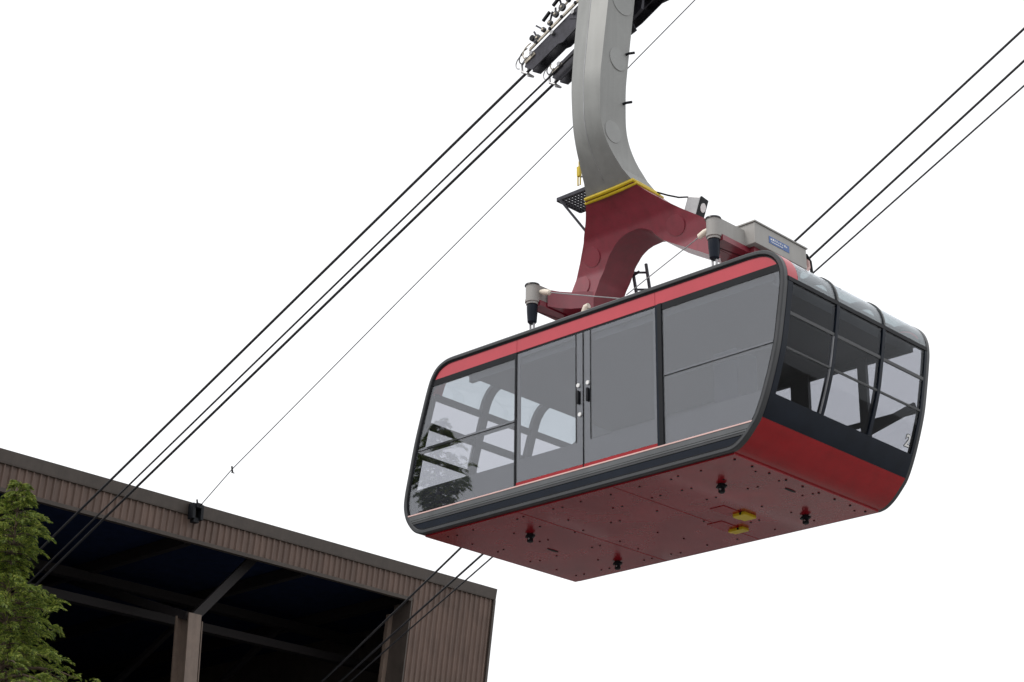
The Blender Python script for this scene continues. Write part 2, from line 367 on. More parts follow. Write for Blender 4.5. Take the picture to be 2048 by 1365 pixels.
def end_wall(curve, side, number):
    P = lambda a, b: cut(curve, a, b)
    path_slab(P(0.0, 0.41), side, -HV+0.06, HV-0.06, 0.0, -0.04).build('lower_panel', REDEND, CAB)
    path_slab(P(0.402, 0.727), side, -HV+0.062, HV-0.062, 0.005, -0.05).build('sill_panel', NAVY, CAB)
    for v0, v1 in ((-HV+0.06, -1.66), (1.71, HV-0.06)):
        path_slab(P(0.728, 2.275), side, v0, v1, 0.006, -0.06).build('corner_post', NAVY, CAB)
    path_slab(P(2.28, 2.34), side, -HV+0.06, HV-0.06, 0.012, -0.05).build('gutter', BLACK, CAB)
    ms = (-0.565, 0.605)
    for v in ms:
        path_slab(P(0.728, 2.275), side, v-0.035, v+0.035, 0.012, -0.07).build('mullion', NAVY, CAB)
    bays = ((-1.66, ms[0]-0.035), (ms[0]+0.035, ms[1]-0.035), (ms[1]+0.035, 1.71))
    for (v0, v1) in bays:
        for (a, b) in ((0.728, 1.345), (1.375, 1.815), (1.865, 2.275)):
            path_slab(P(a, b), side, v0, v1, -0.006, -0.014).build('window_pane', ENDGL, CAB)
        path_slab(P(1.347, 1.373), side, v0, v1, 0.008, -0.03).build('transom', RIM, CAB)
        path_slab(P(1.818, 1.862), side, v0, v1, 0.006, -0.03).build('transom', RIM, CAB)
    path_slab(P(0.728, 1.815), side, -0.615, -0.602, 0.008, -0.02).build('sash_frame', STEEL, CAB)
def interior_rails():
    Li = offs(LC, LN, -0.09)
    for v in (-0.565, 0.605):
        path_slab(cut(Li, 0.75, 2.34), -1, v-0.075, v+0.075, 0.03, -0.01).build('inner_post', INTER2, CAB)
    for wa, wb in ((1.31, 1.39), (1.79, 1.90), (2.25, 2.35)):
        path_slab(cut(Li, wa, wb), -1, -1.70, 1.70, 0.045, 0.01).build('grab_rail', INTER2, CAB)
interior_rails()
end_wall(RC, 1, True); end_wall(LC, -1, False)
# roof: skin over both end curves and the flat top, in three bays with seams
GLL, GLR = -2.38, 3.28
rightcorner = cut(RC, 2.345, 2.83)[:-1] + [(3.13, 2.83), (2.95, 2.83)]
leftcorner = cut(LC, 2.345, 2.83)[:-1] + [(-2.55, 2.83), (GLL, 2.83)]
BAYS = ((-1.53, -0.58), (-0.58, 0.62), (0.62, HV-0.06))
for v0, v1 in BAYS:
    for cr_, sd_ in ((rightcorner, 1), (leftcorner, -1)):
        path_slab(cr_, sd_, v0+0.012, v1-0.012, -0.004, -0.014).build('roof_pane', ROOFGL, CAB)
    MB().box((GLL+0.02, v0+0.006, 2.80), (2.93, v1-0.006, 2.829)).build('roof_panel', SILVER, CAB, smooth=0)
for cr_, sd_ in ((rightcorner, 1), (leftcorner, -1)):
    path_slab(cr_, sd_, -HV+0.06, -1.534, 0.002, -0.03).build('roof_edge_panel', RED, CAB)
    for v in (-0.58, 0.62):
        path_slab(cr_, sd_, v-0.02, v+0.02, 0.014, -0.004).build('roof_seam', RIM, CAB)
        path_slab(cr_, sd_, v-0.085, v+0.085, -0.016, -0.08).build('roof_rib', INTER2, CAB)
MB().box((GLL, -HV+0.06, 2.80), (2.94, -1.534, 2.831)).build('roof_edge_panel', RED, CAB, smooth=0)
# underside and floor
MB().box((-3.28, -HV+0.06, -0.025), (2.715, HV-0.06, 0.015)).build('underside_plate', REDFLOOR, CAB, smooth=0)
for u in (-1.31, 0.55):
    MB().box((u-0.006, -HV+0.08, -0.029), (u+0.006, HV-0.08, -0.0255)).build('plate_seam', REDEND, CAB, smooth=0)
MB().box((-3.3, -HV+0.1, 0.1), (2.8, HV-0.1, 0.13)).build('cabin_floor', INTER2, CAB, smooth=0)
MB().box((GLL-0.03, -HV+0.05, 2.44), (GLR, HV-0.05, 2.77)).build('ceiling', CEIL, CAB, smooth=0)

LCi, RCi = {}, {}
def region(u0, u1, w0, w1, inset):
    Lc = offs(LC, LN, -inset); Rc = offs(RC, RN, -inset)
    left = [(u0, w0), (u0, w1)] if u0 is not None else cut(Lc, w0, w1)
    right = [(u1, w0), (u1, w1)] if u1 is not None else cut(Rc, w0, w1)
    return left + list(reversed(right))
def side(sg):
    def pr(poly, d0, d1): return MB().prism(poly, sg*(HV+d0), sg*(HV+d1), 'y')
    # rim all round the outline
    loop = RC + list(reversed(LC)); ns = RN + list(reversed(LN)); n = len(loop)
    sec = [(0.0, -0.06), (0.0, 0.02), (-0.018, 0.035), (-0.055, 0.035), (-0.068, 0.022), (-0.075, -0.06)]
    rm = MB(); vs = []
    for p, nn in zip(loop, ns):
        for (a, b) in sec: vs.append((p[0]+nn.x*a, sg*(HV+b), p[1]+nn.y*a))
    k = len(sec); fs = []
    for i in range(n):
        j = (i+1) % n
        for q in range(k):
            r_ = (q+1) % k; fs.append((i*k+q, i*k+r_, j*k+r_, j*k+q))
    rm.add(vs, fs).build('rim', RIM, CAB, smooth=35)
    gk = MB(); sec2 = [(-0.077, -0.05), (-0.077, 0.012), (-0.09, 0.012), (-0.09, -0.05)]; vs = []; k = 4; fs = []
    for p, nn in zip(loop, ns):
        for (a, b) in sec2: vs.append((p[0]+nn.x*a, sg*(HV+b), p[1]+nn.y*a))
    for i in range(n):
        j = (i+1) % n
        for q in range(k):
            r_ = (q+1) % k; fs.append((i*k+q, i*k+r_, j*k+r_, j*k+q))
    gk.add(vs, fs).build('gasket', BLACK, CAB, smooth=35)
    # red band in three lengths
    for (a, b) in ((None, -1.305), (-1.298, 1.437), (1.444, None)):
        pr(region(a, b, 2.535, 2.738, 0.09), -0.04, 0.0).build('red_band', RED, CAB, smooth=0)
    pr(region(None, None, 2.45, 2.735, 0.12), -0.065, -0.042).build('band_lining', INTER2, CAB, smooth=0)
    for (a, b, wlo) in ((None, -1.335, 2.43), (-1.30, 1.44, 2.505), (1.565, None, 2.425)):
        pr(region(a, b, wlo, 2.532, 0.092), -0.03, -0.006 if wlo > 2.5 else 0.006).build('header_strip', BLACK, CAB, smooth=0)
    # fixed windows
    for (a, b, top) in ((None, -1.335, 2.428), (1.565, None, 2.422)):
        wf = pr(region(a, b, 1.392, 1.404, 0.095), -0.03, 0.003).build('window_divider', BLACK, CAB, smooth=0)
        pr(region(a, b, 1.406, top, 0.095), -0.008, 0.0).build('window_pane', SIDEGL, CAB, smooth=0)
        pr(region(a, b, 0.37, 1.390, 0.095), -0.008, 0.0).build('window_pane', SIDEGL, CAB, smooth=0)
        pr(region(a, b, 1.36, 1.45, 0.12), -0.06, -0.032).build('inner_rail', INTER, CAB, smooth=0)
        pr(region(a, b, 0.37, 0.765, 0.12), -0.06, -0.025).build('lining_panel', INTER2, CAB, smooth=0)
    pr([(-1.335, 0.36), (-1.30, 0.36), (-1.30, 2.53), (-1.335, 2.53)], -0.06, 0.008).build('door_post', BLACK, CAB, smooth=0)
    pr([(1.44, 0.36), (1.485, 0.36), (1.485, 2.53), (1.44, 2.53)], -0.06, 0.004).build('door_post', NAVY, CAB, smooth=0)
    pr([(1.49, 0.36), (1.562, 0.36), (1.562, 2.53), (1.49, 2.53)], -0.06, 0.018).build('door_post', BLACK, CAB, smooth=0)
    MB().box((GLL, min(sg*1.70, sg*1.775), 2.33), (3.5, max(sg*1.70, sg*1.775), 2.438)).build('header_lining', CEIL, CAB, smooth=0)
    # sliding doors
    for (a, b, hs) in ((-1.295, 0.042, 1), (0.058, 1.436, -1)):
        d = MB()
        def rect(u0, u1, w0, w1): d.prism([(u0, w0), (u1, w0), (u1, w1), (u0, w1)], sg*(HV-0.045), sg*(HV-0.012), 'y')
        inn = 0.135; outw = 0.05
        la, lb = (outw, inn) if hs > 0 else (inn, outw)
        rect(a, a+la, 0.42, 2.50); rect(b-lb, b, 0.42, 2.50); rect(a+la, b-lb, 0.42, 0.775); rect(a+la, b-lb, 2.44, 2.50)
        dr = d.build('door', INTER2, CAB, smooth=0)
        pr([(a, 0.42), (b, 0.42), (b, 2.498), (a, 2.498)], -0.010, -0.002).build('door_pane', SIDEGL, dr, smooth=0)
        pr([(a+0.0, 0.365), (b-0.0, 0.365), (b-0.0, 0.417), (a, 0.417)], -0.045, 0.0).build('door_strip', REDEND, dr, smooth=0)
        hu = (b-0.085) if hs > 0 else (a+0.085)
        MB().box((hu-0.02, min(sg*(HV-0.002), sg*(HV+0.03)), 1.37), (hu+0.02, max(sg*(HV-0.002), sg*(HV+0.03)), 1.58)).build('handle', BLACK, dr, bevel=0.012)
        disc((hu, sg*(HV+0.004), 1.665), (0,1,0), 0.032, 0.02, 16).build('lock', WHITE, dr)
        if hs > 0: disc((hu+0.03, sg*(HV+0.004), 1.20), (0,1,0), 0.032, 0.02, 16).build('lock', WHITE, dr)
        gu = (b-lb) if hs > 0 else (a+la)
        pr([(gu-0.006, 0.775), (gu+0.006, 0.775), (gu+0.006, 2.5), (gu-0.006, 2.5)], -0.03, 0.002).build('glass_edge', BLACK, dr, smooth=0)
    pr([(0.044, 0.37), (0.056, 0.37), (0.056, 2.5), (0.044, 2.5)], -0.05, 0.006).build('door_seal', BLACK, CAB, smooth=0)
    # moulding and grooved sill rails under the glass
    pr(region(None, None, 0.338, 0.358, 0.06), -0.03, 0.028).build('moulding', PINK, CAB, smooth=0)
    pr(region(None, None, 0.262, 0.334, 0.06), -0.03, 0.022).build('sill_rail', RAIL, CAB, smooth=0)
    pr(region(None, None, 0.232, 0.256, 0.06), -0.03, 0.020).build('sill_rail', RAIL, CAB, smooth=0)
    pr(region(None, None, 0.195, 0.226, 0.06), -0.03, 0.016).build('sill_rail', RIM, CAB, smooth=0)
    pr(region(None, None, 0.02, 0.19, 0.05), -0.03, 0.008).build('skirt', NAVY, CAB, smooth=0)
side(-1); side(1)
# control cabinet inside the near corner of the driving end, cables dangling
MB().box((2.3, -1.62, 0.13), (2.72, -1.15, 1.6)).build('control_cabinet', NAVY, CAB, smooth=0, bevel=0.02)
MB().box((2.3, -1.14, 0.13), (2.70, -0.6, 1.1)).build('control_cabinet', NAVY, CAB, smooth=0, bevel=0.02)
MB().box((1.33, 1.66, 0.13), (1.66, 1.73, 2.43)).build('door_pocket', INTER2, CAB, smooth=0)
MB().box((2.57, 1.66, 0.13), (2.72, 1.73, 2.43)).build('window_post', INTER2, CAB, smooth=0)
MB().bar((2.45, 1.69, 1.17), (3.52, 1.69, 1.44), 0.05, 0.12).build('window_brace', INTER2, CAB, smooth=0)
# rows of bolts, pads and brackets under the floor
bt = MB()
for v in (-1.52, -0.98, -0.42, 0.38, 0.95, 1.5):
    u = -3.0
    while u < 2.65:
        for du in ((0, 0.16) if random.random() < 0.45 else (0,)):
            if u+du < 2.65: disc((u+du, v+random.uniform(-.04, .04), -0.028), (0,0,1), 0.016, 0.012, 8, bt)
        u += random.choice((0.55, 0.75, 0.9))
for v in [-1.6+0.4*i for i in range(9)]: disc((2.60, v, -0.028), (0,0,1), 0.018, 0.02, 8, bt)
bt.build('bolts', BLACK, CAB)
CAB.children[-1]['kind'] = 'stuff'
for (u, v) in ((1.80, -0.85), (1.82, 1.18), (-1.93, -0.82), (-1.92, 1.26)):
    q = MB(); q.tube([(u, v, -0.025), (u, v, -0.045), (u, v, -0.05), (u, v, -0.075), (u, v, -0.085), (u, v, -0.145), (u, v, -0.16)], [0.05, 0.05, 0.07, 0.07, 0.045, 0.05, 0.035], 14)
    q.box((u-0.085, v-0.02, -0.075), (u+0.085, v+0.02, -0.05)); p_ = q.build('buffer_peg', BLACK, CAB)
    disc((u+0.01, v-0.048, -0.115), (0,1,0), 0.015, 0.012, 10).build('bolt', STEEL, p_)
for (u, v, lx, ly) in ((1.16, 0.55, 0.11, 0.15), (0.66, 1.08, 0.13, 0.08)):
    yb = MB(); yb.box((u-lx, v-ly, -0.075), (u+lx, v+ly, -0.026)); yb.box((u-lx-0.05, v-ly*0.5, -0.06), (u-lx, v+ly*0.5, -0.026))
    o = yb.build('towing_bracket', YEL, CAB, smooth=0, bevel=0.012)
    disc((u+lx*0.3, v-ly, -0.05), (0,1,0), 0.02, 0.012, 12).build('bolt', BLACK, o)
    MB().box((u-lx-0.10, v-ly-0.42, -0.034), (u+lx*0.4, v-ly+0.05, -0.0255)).build('bracket_plate', REDEND, CAB, smooth=0)
for (u, v) in ((2.37, 0.02), (-2.28, 0.09)):
    s_ = MB(); s_.prism([(u+0.05*math.cos(a)*0.5, v+0.13*math.sin(a)) for a in [2*math.pi*i/20 for i in range(20)]], -0.034, -0.02, 'z')
    s_.build('drain_cover', BLACK, CAB)
# car number on the end window
tl = Vector((3.45-3.37, 0, 0.95-0.74)).normalized()
def number(name, material, off, dx, parent):
    tx = bpy.data.curves.new(name, 'FONT'); tx.body = '2'; tx.size = 0.25; tx.extrude = 0.0015; tx.offset = off; tx.align_x = 'CENTER'
    to = bpy.data.objects.new('tmp', tx); C.objects.link(to)
    dg = bpy.context.evaluated_depsgraph_get(); me = bpy.data.meshes.new_from_object(to.evaluated_get(dg)); bpy.data.objects.remove(to)
    nb = bpy.data.objects.new(name, me); C.objects.link(nb); me.materials.clear(); me.materials.append(material); nb.parent = parent
    return nb
nb = number('car_number', WHITE, 0.004, 0, CAB)
nb.matrix_local = Matrix(((0, tl.x, tl.z, 3.402), (1, 0, 0, 1.555), (0, tl.z, -tl.x, 0.80), (0, 0, 0, 1)))
bk = number('number_outline', BLACK, 0.014, 0, nb); bk.location = (0, 0, -0.006)

# ------------------------------------------------------------------ hanger
HX = -17.6
HG = empty('hanger', (HX, 21.8, 12.96), 'curved grey hanger arm on forked red yoke above the cabin', 'hanger')
def H(x, y, z): return (x, y-21.8, z-12.96)       # local x, world y and z
ZY = [(13,21.5),(14.4,21.5),(14.65,21.42),(14.9,21.31),(15.15,21.13),(15.4,20.90),(15.65,20.67),(15.9,20.46),(16.15,20.32),(16.4,20.25),(17.0,20.2),(17.8,20.29),(18.8,20.44),(20,20.6)]
YF = lambda z: lin(ZY, z)
HL = [(20,-.34),(18.8,-.33),(17.8,-.30),(16.8,-.28),(16.3,-.30),(15.95,-.35),(15.67,-.43),(15.40,-.565)]
HR = [(20,.36),(18.8,.35),(17.8,.35),(16.8,.32),(16.3,.27),(15.95,.27),(15.67,.30),(15.40,.41)]
TH = 0.66
def smooth_zs(a, b, n): return [a+(b-a)*i/n for i in range(n+1)]
cl = MB(); zs = smooth_zs(15.40, 19.95, 46); rings = []; seam = []
for z in zs:
    # average the table over a short span so that the arm bends smoothly
    av = lambda t: sum(lin(t, z+d) for d in (-0.2,-0.1,0,0.1,0.2))/5 if z > 15.6 else lin(t, z)
    l, r_, y = av(HL), av(HR), av(ZY); mid = (l+r_)/2; ex = 0.03
    seam.append(H(mid, y-0.0265, z)); rings.append([H(l, y+ex, z), H(mid, y-0.025, z), H(r_, y+ex, z), H(r_, y+TH, z), H(l, y+TH, z)])
k = 5; vs = [p for r_ in rings for p in r_]; fs = []
for i in range(len(rings)-1):
    for q in range(k): fs.append((i*k+q, i*k+(q+1) % k, (i+1)*k+(q+1) % k, (i+1)*k+q))
fs += [tuple(range(k)), tuple(reversed(range((len(rings)-1)*k, len(rings)*k)))]
ARM = cl.add(vs, fs).build('arm', GREY, HG, smooth=6)
# weld seam running down the ridge
MB().tube(seam[1:], 0.006, 6).build('weld_seam', STEEL, ARM)
# forked yoke
OL = [(15.395,-.565),(15.23,-.70),(14.97,-.92),(14.68,-1.12),(14.41,-1.29),(14.21,-1.40),(14.0,-1.49),(13.7,-1.58),(13.2,-1.68)]
OR_ = [(15.395,.41),(15.23,.57),(15.03,.82),(14.85,1.07),(14.67,1.34),(14.41,1.67),(14.12,1.98),(13.94,2.16),(13.7,2.26),(13.2,2.36)]
IL = [(14.82,.12),(14.81,-.08),(14.78,-.22),(14.72,-.36),(14.6,-.53),(14.42,-.68),(14.26,-.79),(13.86,-.98),(13.4,-1.14),(13.2,-1.2)]
IR = [(14.82,.12),(14.80,.22),(14.74,.36),(14.62,.46),(14.53,.55),(14.43,.72),(14.24,1.05),(14.01,1.44),(13.86,1.68),(13.7,1.83),(13.2,1.95)]
yk = MB()
zl = smooth_zs(13.45, 14.62, 26) + [14.66, 14.70, 14.73, 14.76, 14.785, 14.80, 14.81, 14.82] + smooth_zs(14.86, 15.395, 12)
def leg(inner, outer, sgn):
    vs = []; fs = []; rows = []
    for z in zl:
        a = lin(inner, z) if z < 14.82 else 0.12; b = lin(outer, z); y = YF(z)
        rows.append(len(vs)); bulge = 0.0
        # front row of points from inner to outer edge, then back
        vs += [H(a, y, z), H(b, y, z), H(b, y+TH, z), H(a, y+TH, z)]
    for i in range(len(zl)-1):
        p = rows[i]; q = rows[i+1]
        fs += [(p, p+1, q+1, q), (p+1, p+2, q+2, q+1), (p+2, p+3, q+3, q+2)]
        if zl[i] < 14.82: fs.append((p+3, p, q, q+3))
    fs.append((rows[0], rows[0]+3, rows[0]+2, rows[0]+1)); fs.append((rows[-1], rows[-1]+1, rows[-1]+2, rows[-1]+3))
    return vs, fs
for a in ((IL, OL, -1), (IR, OR_, 1)): yk.add(*leg(*a))
me_v = {}; # weld the two halves along the centre line
yo = yk.build('yoke', REDYOKE, HG, smooth=28)
bm = bmesh.new(); bm.from_mesh(yo.data); bmesh.ops.remove_doubles(bm, verts=bm.verts, dist=0.0008); bmesh.ops.recalc_face_normals(bm, faces=bm.faces); bm.to_mesh(yo.data); bm.free()
# yellow edge seal in two strands round the joint
for dz, rr in ((0.0, 0.032), (-0.048, 0.027)):
    z = 15.41+dz; y = YF(z); l, r_ = lin(HL, max(z, 15.4)), lin(HR, max(z, 15.4)); mid = (l+r_)/2
    if dz < 0: l, r_ = lin(OL, z), lin(OR_, z)
    pts = [H(l-.01, y+TH+.01, z), H(l-.012, y+TH*.5, z), H(l-.01, y+0.02, z), H(l*.5+mid*.5, y-0.008, z-0.022), H(mid, y-0.018, z-0.030), H(r_*.5+mid*.5, y-.008, z-0.018), H(r_+.01, y+0.01, z+0.01), H(r_+.012, y+TH*.5, z), H(r_+.01, y+TH+.01, z), H(l-.01, y+TH+.01, z)]
    MB().tube(pts, rr, 8).build('edge_seal', YEL, HG)
# round inspection covers
def slope_n(z): 
    d = (YF(z+0.1)-YF(z-0.1))/0.2; return Vector((0, -1, d)).normalized()
for (x, z, r_) in ((0.86, 14.67, 0.17), (-0.88, 14.66, 0.165), (-1.17, 14.25, 0.165)):
    n_ = slope_n(z); o = disc(Vector(H(x, YF(z), z)), n_, r_, 0.03, 28).build('inspection_cover', REDYOKE, HG)
    disc(Vector(H(x, YF(z), z)), n_, r_+0.012, 0.012, 28).build('cover_ring', REDYOKE, o)
for (y, z, r_) in ((20.66, 17.53, 0.20), (20.60, 16.21, 0.19), (20.78, 18.68, 0.26)):
    x = sum(lin(HR, z+d) for d in (-0.2,-0.1,0,0.1,0.2))/5
    o = disc(H(x, y, z), (1, 0, 0), r_, 0.018, 32).build('inspection_cover', GREY2, HG)
for (y, z) in ((20.98, 17.70), (20.93, 16.78)):
    MB().tube([H(lin(HR, z)-.02, y-0.12, z), H(lin(HR, z)+.05, y-0.10, z+0.01), H(lin(HR, z)+.10, y-0.02, z+0.04)], 0.022, 8).build('step_peg', BLACK, HG)
# foot beams with rounded ends, dampers below
for hx in (-1.58, 2.08):
    fb = MB(); pl = []
    for i in range(13):
        a = math.pi + math.pi*i/12; pl.append((hx+0.108*math.cos(a), -1.05+0.108*math.sin(a)))
    pl += [(hx+0.155, 0.95), (hx-0.155, 0.95)]
    B = MB().prism(pl, 13.87-12.96, 14.13-12.96, 'z').build('foot_beam', BOXG, HG, smooth=30)
    MB().prism([(p[0], p[1]) for p in pl[:1]] + [(hx-0.13, -1.0), (hx+0.13, -1.0), (hx+0.15, 0.94), (hx-0.15, 0.94)], 13.78-12.96, 13.868-12.96, 'z').build('foot_soffit', REDYOKE, B, smooth=0)
    dm = MB().tube([H(hx, 20.75, 13.88), H(hx, 20.75, 13.84), H(hx, 20.75, 13.835), H(hx, 20.75, 13.80)], [0.118, 0.118, 0.10, 0.10], 24).build('damper_collar', BOXG, HG)
    MB().tube([H(hx, 20.75, z) for z in (13.80, 13.76, 13.65, 13.54, 13.50, 13.47)], [0.085, 0.09, 0.086, 0.078, 0.075, 0.05], 24).build('damper_sleeve', NAVY, dm)
    fk = MB()
    for s_ in (-1, 1): fk.bar(H(hx+s_*0.04, 20.75, 13.50), H(hx+s_*0.03, 20.75, 13.25), 0.022, 0.03, (0,1,0))
    fk.tube([H(hx, 20.75, 13.30), H(hx, 20.75, 12.96)], 0.035, 10)
    fk.build('damper_rod', STEEL, dm)
    MB().tube([H(hx, 20.75, 14.128), H(hx, 20.75, 14.15)], [0.125, 0.12], 24).build('damper_cap', RIM, dm)
MB().prism([(-1.43, -0.85), (-1.43, -0.30), (-0.93, -0.30), (-1.05, -0.42), (-1.22, -0.52), (-1.34, -0.66)], 13.80-12.96, 14.09-12.96, 'z').build('gusset', REDYOKE, HG, smooth=40)
MB().prism([(1.93, -0.85), (1.93, -0.30), (1.65, -0.30), (1.74, -0.45), (1.86, -0.62)], 13.80-12.96, 14.0-12.96, 'z').build('gusset', REDYOKE, HG, smooth=40)
# grated work platform on the left of the yoke
gp = MB(); a, b = (-1.52, 21.3), (-0.85, 22.0)
z = 15.72
x0, x1, y0, y1 = -1.34, -0.66, 21.08, 21.66
for p, q in (((x0,y0),(x1,y0)), ((x0,y1),(x1,y1)), ((x0,y0),(x0,y1)), ((x1,y0),(x1,y1))): gp.bar(H(*p, z), H(*q, z), 0.03, 0.06)
for i in range(1, 10): gp.bar(H(x0+(x1-x0)*i/10, y0, z), H(x0+(x1-x0)*i/10, y1, z), 0.012, 0.035)
for i in range(1, 8): gp.bar(H(x0, y0+(y1-y0)*i/8, z), H(x1, y0+(y1-y0)*i/8, z), 0.012, 0.03)
GP = gp.build('work_platform', DARKST, HG, smooth=0)
MB().bar(H(-1.25, 21.05, 15.68), H(-0.88, 21.35, 15.02), 0.035, 0.035).build('platform_brace', DARKST, GP, smooth=0)
MB().bar(H(-1.25, 21.72, 15.68), H(-0.88, 21.72, 15.02), 0.035, 0.035).build('platform_brace', DARKST, GP, smooth=0)
# yellow safety hook
hk = MB(); hk.tube([H(-0.72, 20.92, 16.15), H(-0.72, 20.92, 16.0)], 0.010, 8); hk.box(H(-0.75, 20.895, 15.88), H(-0.69, 20.945, 16.05))
hk.tube([H(-0.745, 20.92, 15.9), H(-0.745, 20.92, 15.72), H(-0.695, 20.92, 15.72), H(-0.695, 20.92, 15.9)], 0.012, 8)
HK = hk.build('safety_hook', YEL, HG)
MB().tube([H(-0.69, 20.92, 15.86), H(-0.40, 20.97, 15.80)], 0.012, 8).build('hook_pin', DARKST, HK)
# floodlight on the right arm of the yoke
c0 = Vector(H(1.08, 21.62, 14.98)); dx = Vector((0.9, 0.12, -0.3)).normalized()
fl = MB(); fl.bar(c0-dx*0.12, c0+dx*0.12, 0.19, 0.30); FL = fl.build('floodlight', STEEL, HG, smooth=0, bevel=0.015)
fr = MB(); fr.bar(c0+dx*0.122, c0+dx*0.15, 0.21, 0.32); fr.build('floodlight_rim', BLACK, FL, smooth=0, bevel=0.01)
fg = MB(); fg.tube([c0+dx*0.151, c0+dx*0.158], 0.075, 20); fg.build('lamp_lens', WHITE, FL)
MB().bar(H(1.02, 21.6, 14.75), c0, 0.05, 0.05).build('floodlight_mount', BLACK, FL, smooth=0)
# loose black cable lying along the upper edge
MB().tube([H(0.43, 21.5, 15.42), H(0.6, 21.55, 15.33), H(0.78, 21.6, 15.25), H(0.95, 21.6, 15.2), H(1.05, 21.6, 15.08), H(1.1, 21.6, 14.97)], 0.014, 8).build('loose_cable', BLACK, HG)
# stay wires with cream turnbuckles
for (p, q) in ((H(1.93, 20.80, 14.02), H(0.30, 20.85, 13.46)), (H(-1.42, 20.80, 14.0), H(0.14, 20.9, 13.46))):
    p = Vector(p); q = Vector(q); d = (q-p).normalized()
    MB().tube([p, q], 0.009, 6).build('stay_wire', STEEL, HG)
    tb = MB().tube([p-d*0.03, p+d*0.03, p+d*0.05, p+d*0.17, p+d*0.19], [0.03, 0.045, 0.05, 0.045, 0.02], 12).build('turnbuckle', CREAM, HG)
# ladder and small frames behind the left leg
ld = MB()
for p, q in (((-0.78,22.3,14.80),(-0.52,22.3,13.2)), ((-0.60,22.45,14.80),(-0.36,22.45,13.2))): ld.tube([H(*p), H(*q)], 0.028, 8)
for i in range(5):
    t = 0.1+0.2*i
    ld.tube([H(-0.78+0.26*t, 22.3, 14.8-1.6*t), H(-0.6+0.24*t, 22.45, 14.8-1.6*t)], 0.02, 6)
ld.tube([H(-1.0,22.25,14.5), H(-0.62,22.3,14.62)], 0.025, 6); ld.tube([H(-1.0,22.25,14.5), H(-0.98,22.25,13.3)], 0.03, 6); ld.tube([H(-1.15,22.25,14.15), H(-0.95,22.25,13.8)], 0.025, 6)
ld.build('ladder', DARKST, HG)

# equipment cabinet between the right feet
EC = empty('equipment_cabinet', (HX+2.2, 22.0, 13.0), 'grey equipment cabinet with a blue sticker on the cabin roof', 'cabinet')
def E_(x, y, z): return (x-2.2, y-22.0, z-13.0)
MB().box(E_(1.90, 21.35, 13.87), E_(2.40, 22.68, 14.21)).build('casing', BOXG, EC, smooth=0, bevel=0.012)
MB().box(E_(1.88, 21.33, 14.212), E_(2.42, 22.70, 14.235)).build('lid', BOXG, EC, smooth=0, bevel=0.006)
MB().box(E_(2.0, 21.45, 13.0), E_(2.3, 22.6, 13.868)).build('pedestal', REDYOKE, EC, smooth=0)
stk = MB().box(E_(2.401, 21.70, 13.985), E_(2.405, 22.22, 14.10)).build('sticker', BLUE, EC, smooth=0)
lt = MB()
for i in range(9):
    y = 21.74 + i*0.05
    lt.box(E_(2.4055, y, 14.045), E_(2.407, y+random.choice((0.02, 0.032)), 14.045+random.choice((0.025, 0.036))))
lt.box(E_(2.4055, 21.75, 14.012), E_(2.407, 22.05, 14.022)); lt.build('sticker_print', WHITE, stk, smooth=0)
MB().tube([E_(2.3, 22.69, 14.16), E_(2.32, 22.80, 14.18), E_(2.32, 22.9, 14.1), E_(2.32, 22.93, 13.9), E_(2.35, 22.86, 13.7), E_(2.35, 22.8, 13.4)], 0.025, 8).build('hose', BLACK, EC)
MB().tube([E_(2.25, 22.69, 14.17), E_(2.27, 22.78, 14.22), E_(2.3, 22.86, 14.16), E_(2.3, 22.88, 14.0), E_(2.3, 22.8, 13.9)], 0.03, 8).build('pipe', PINK, EC)

# vent pipe on the roof
VP = MB().tube([(0,0,0), (0,0,0.42), (0,0.0,0.5), (0.03,0.0,0.56), (0.09,0,0.57)], [0.05,0.05,0.052,0.05,0.045], 14).build('vent_pipe', CREAM)
VP.location = (HX-0.60, 20.9, 12.96); tag(VP, 'short cream vent pipe standing on the cabin roof beside the left yoke leg', 'pipe')

FITTING = mat('pale_greasy_fitting', (0.50, 0.45, 0.37), 0.5, var=0.35, scale=14)
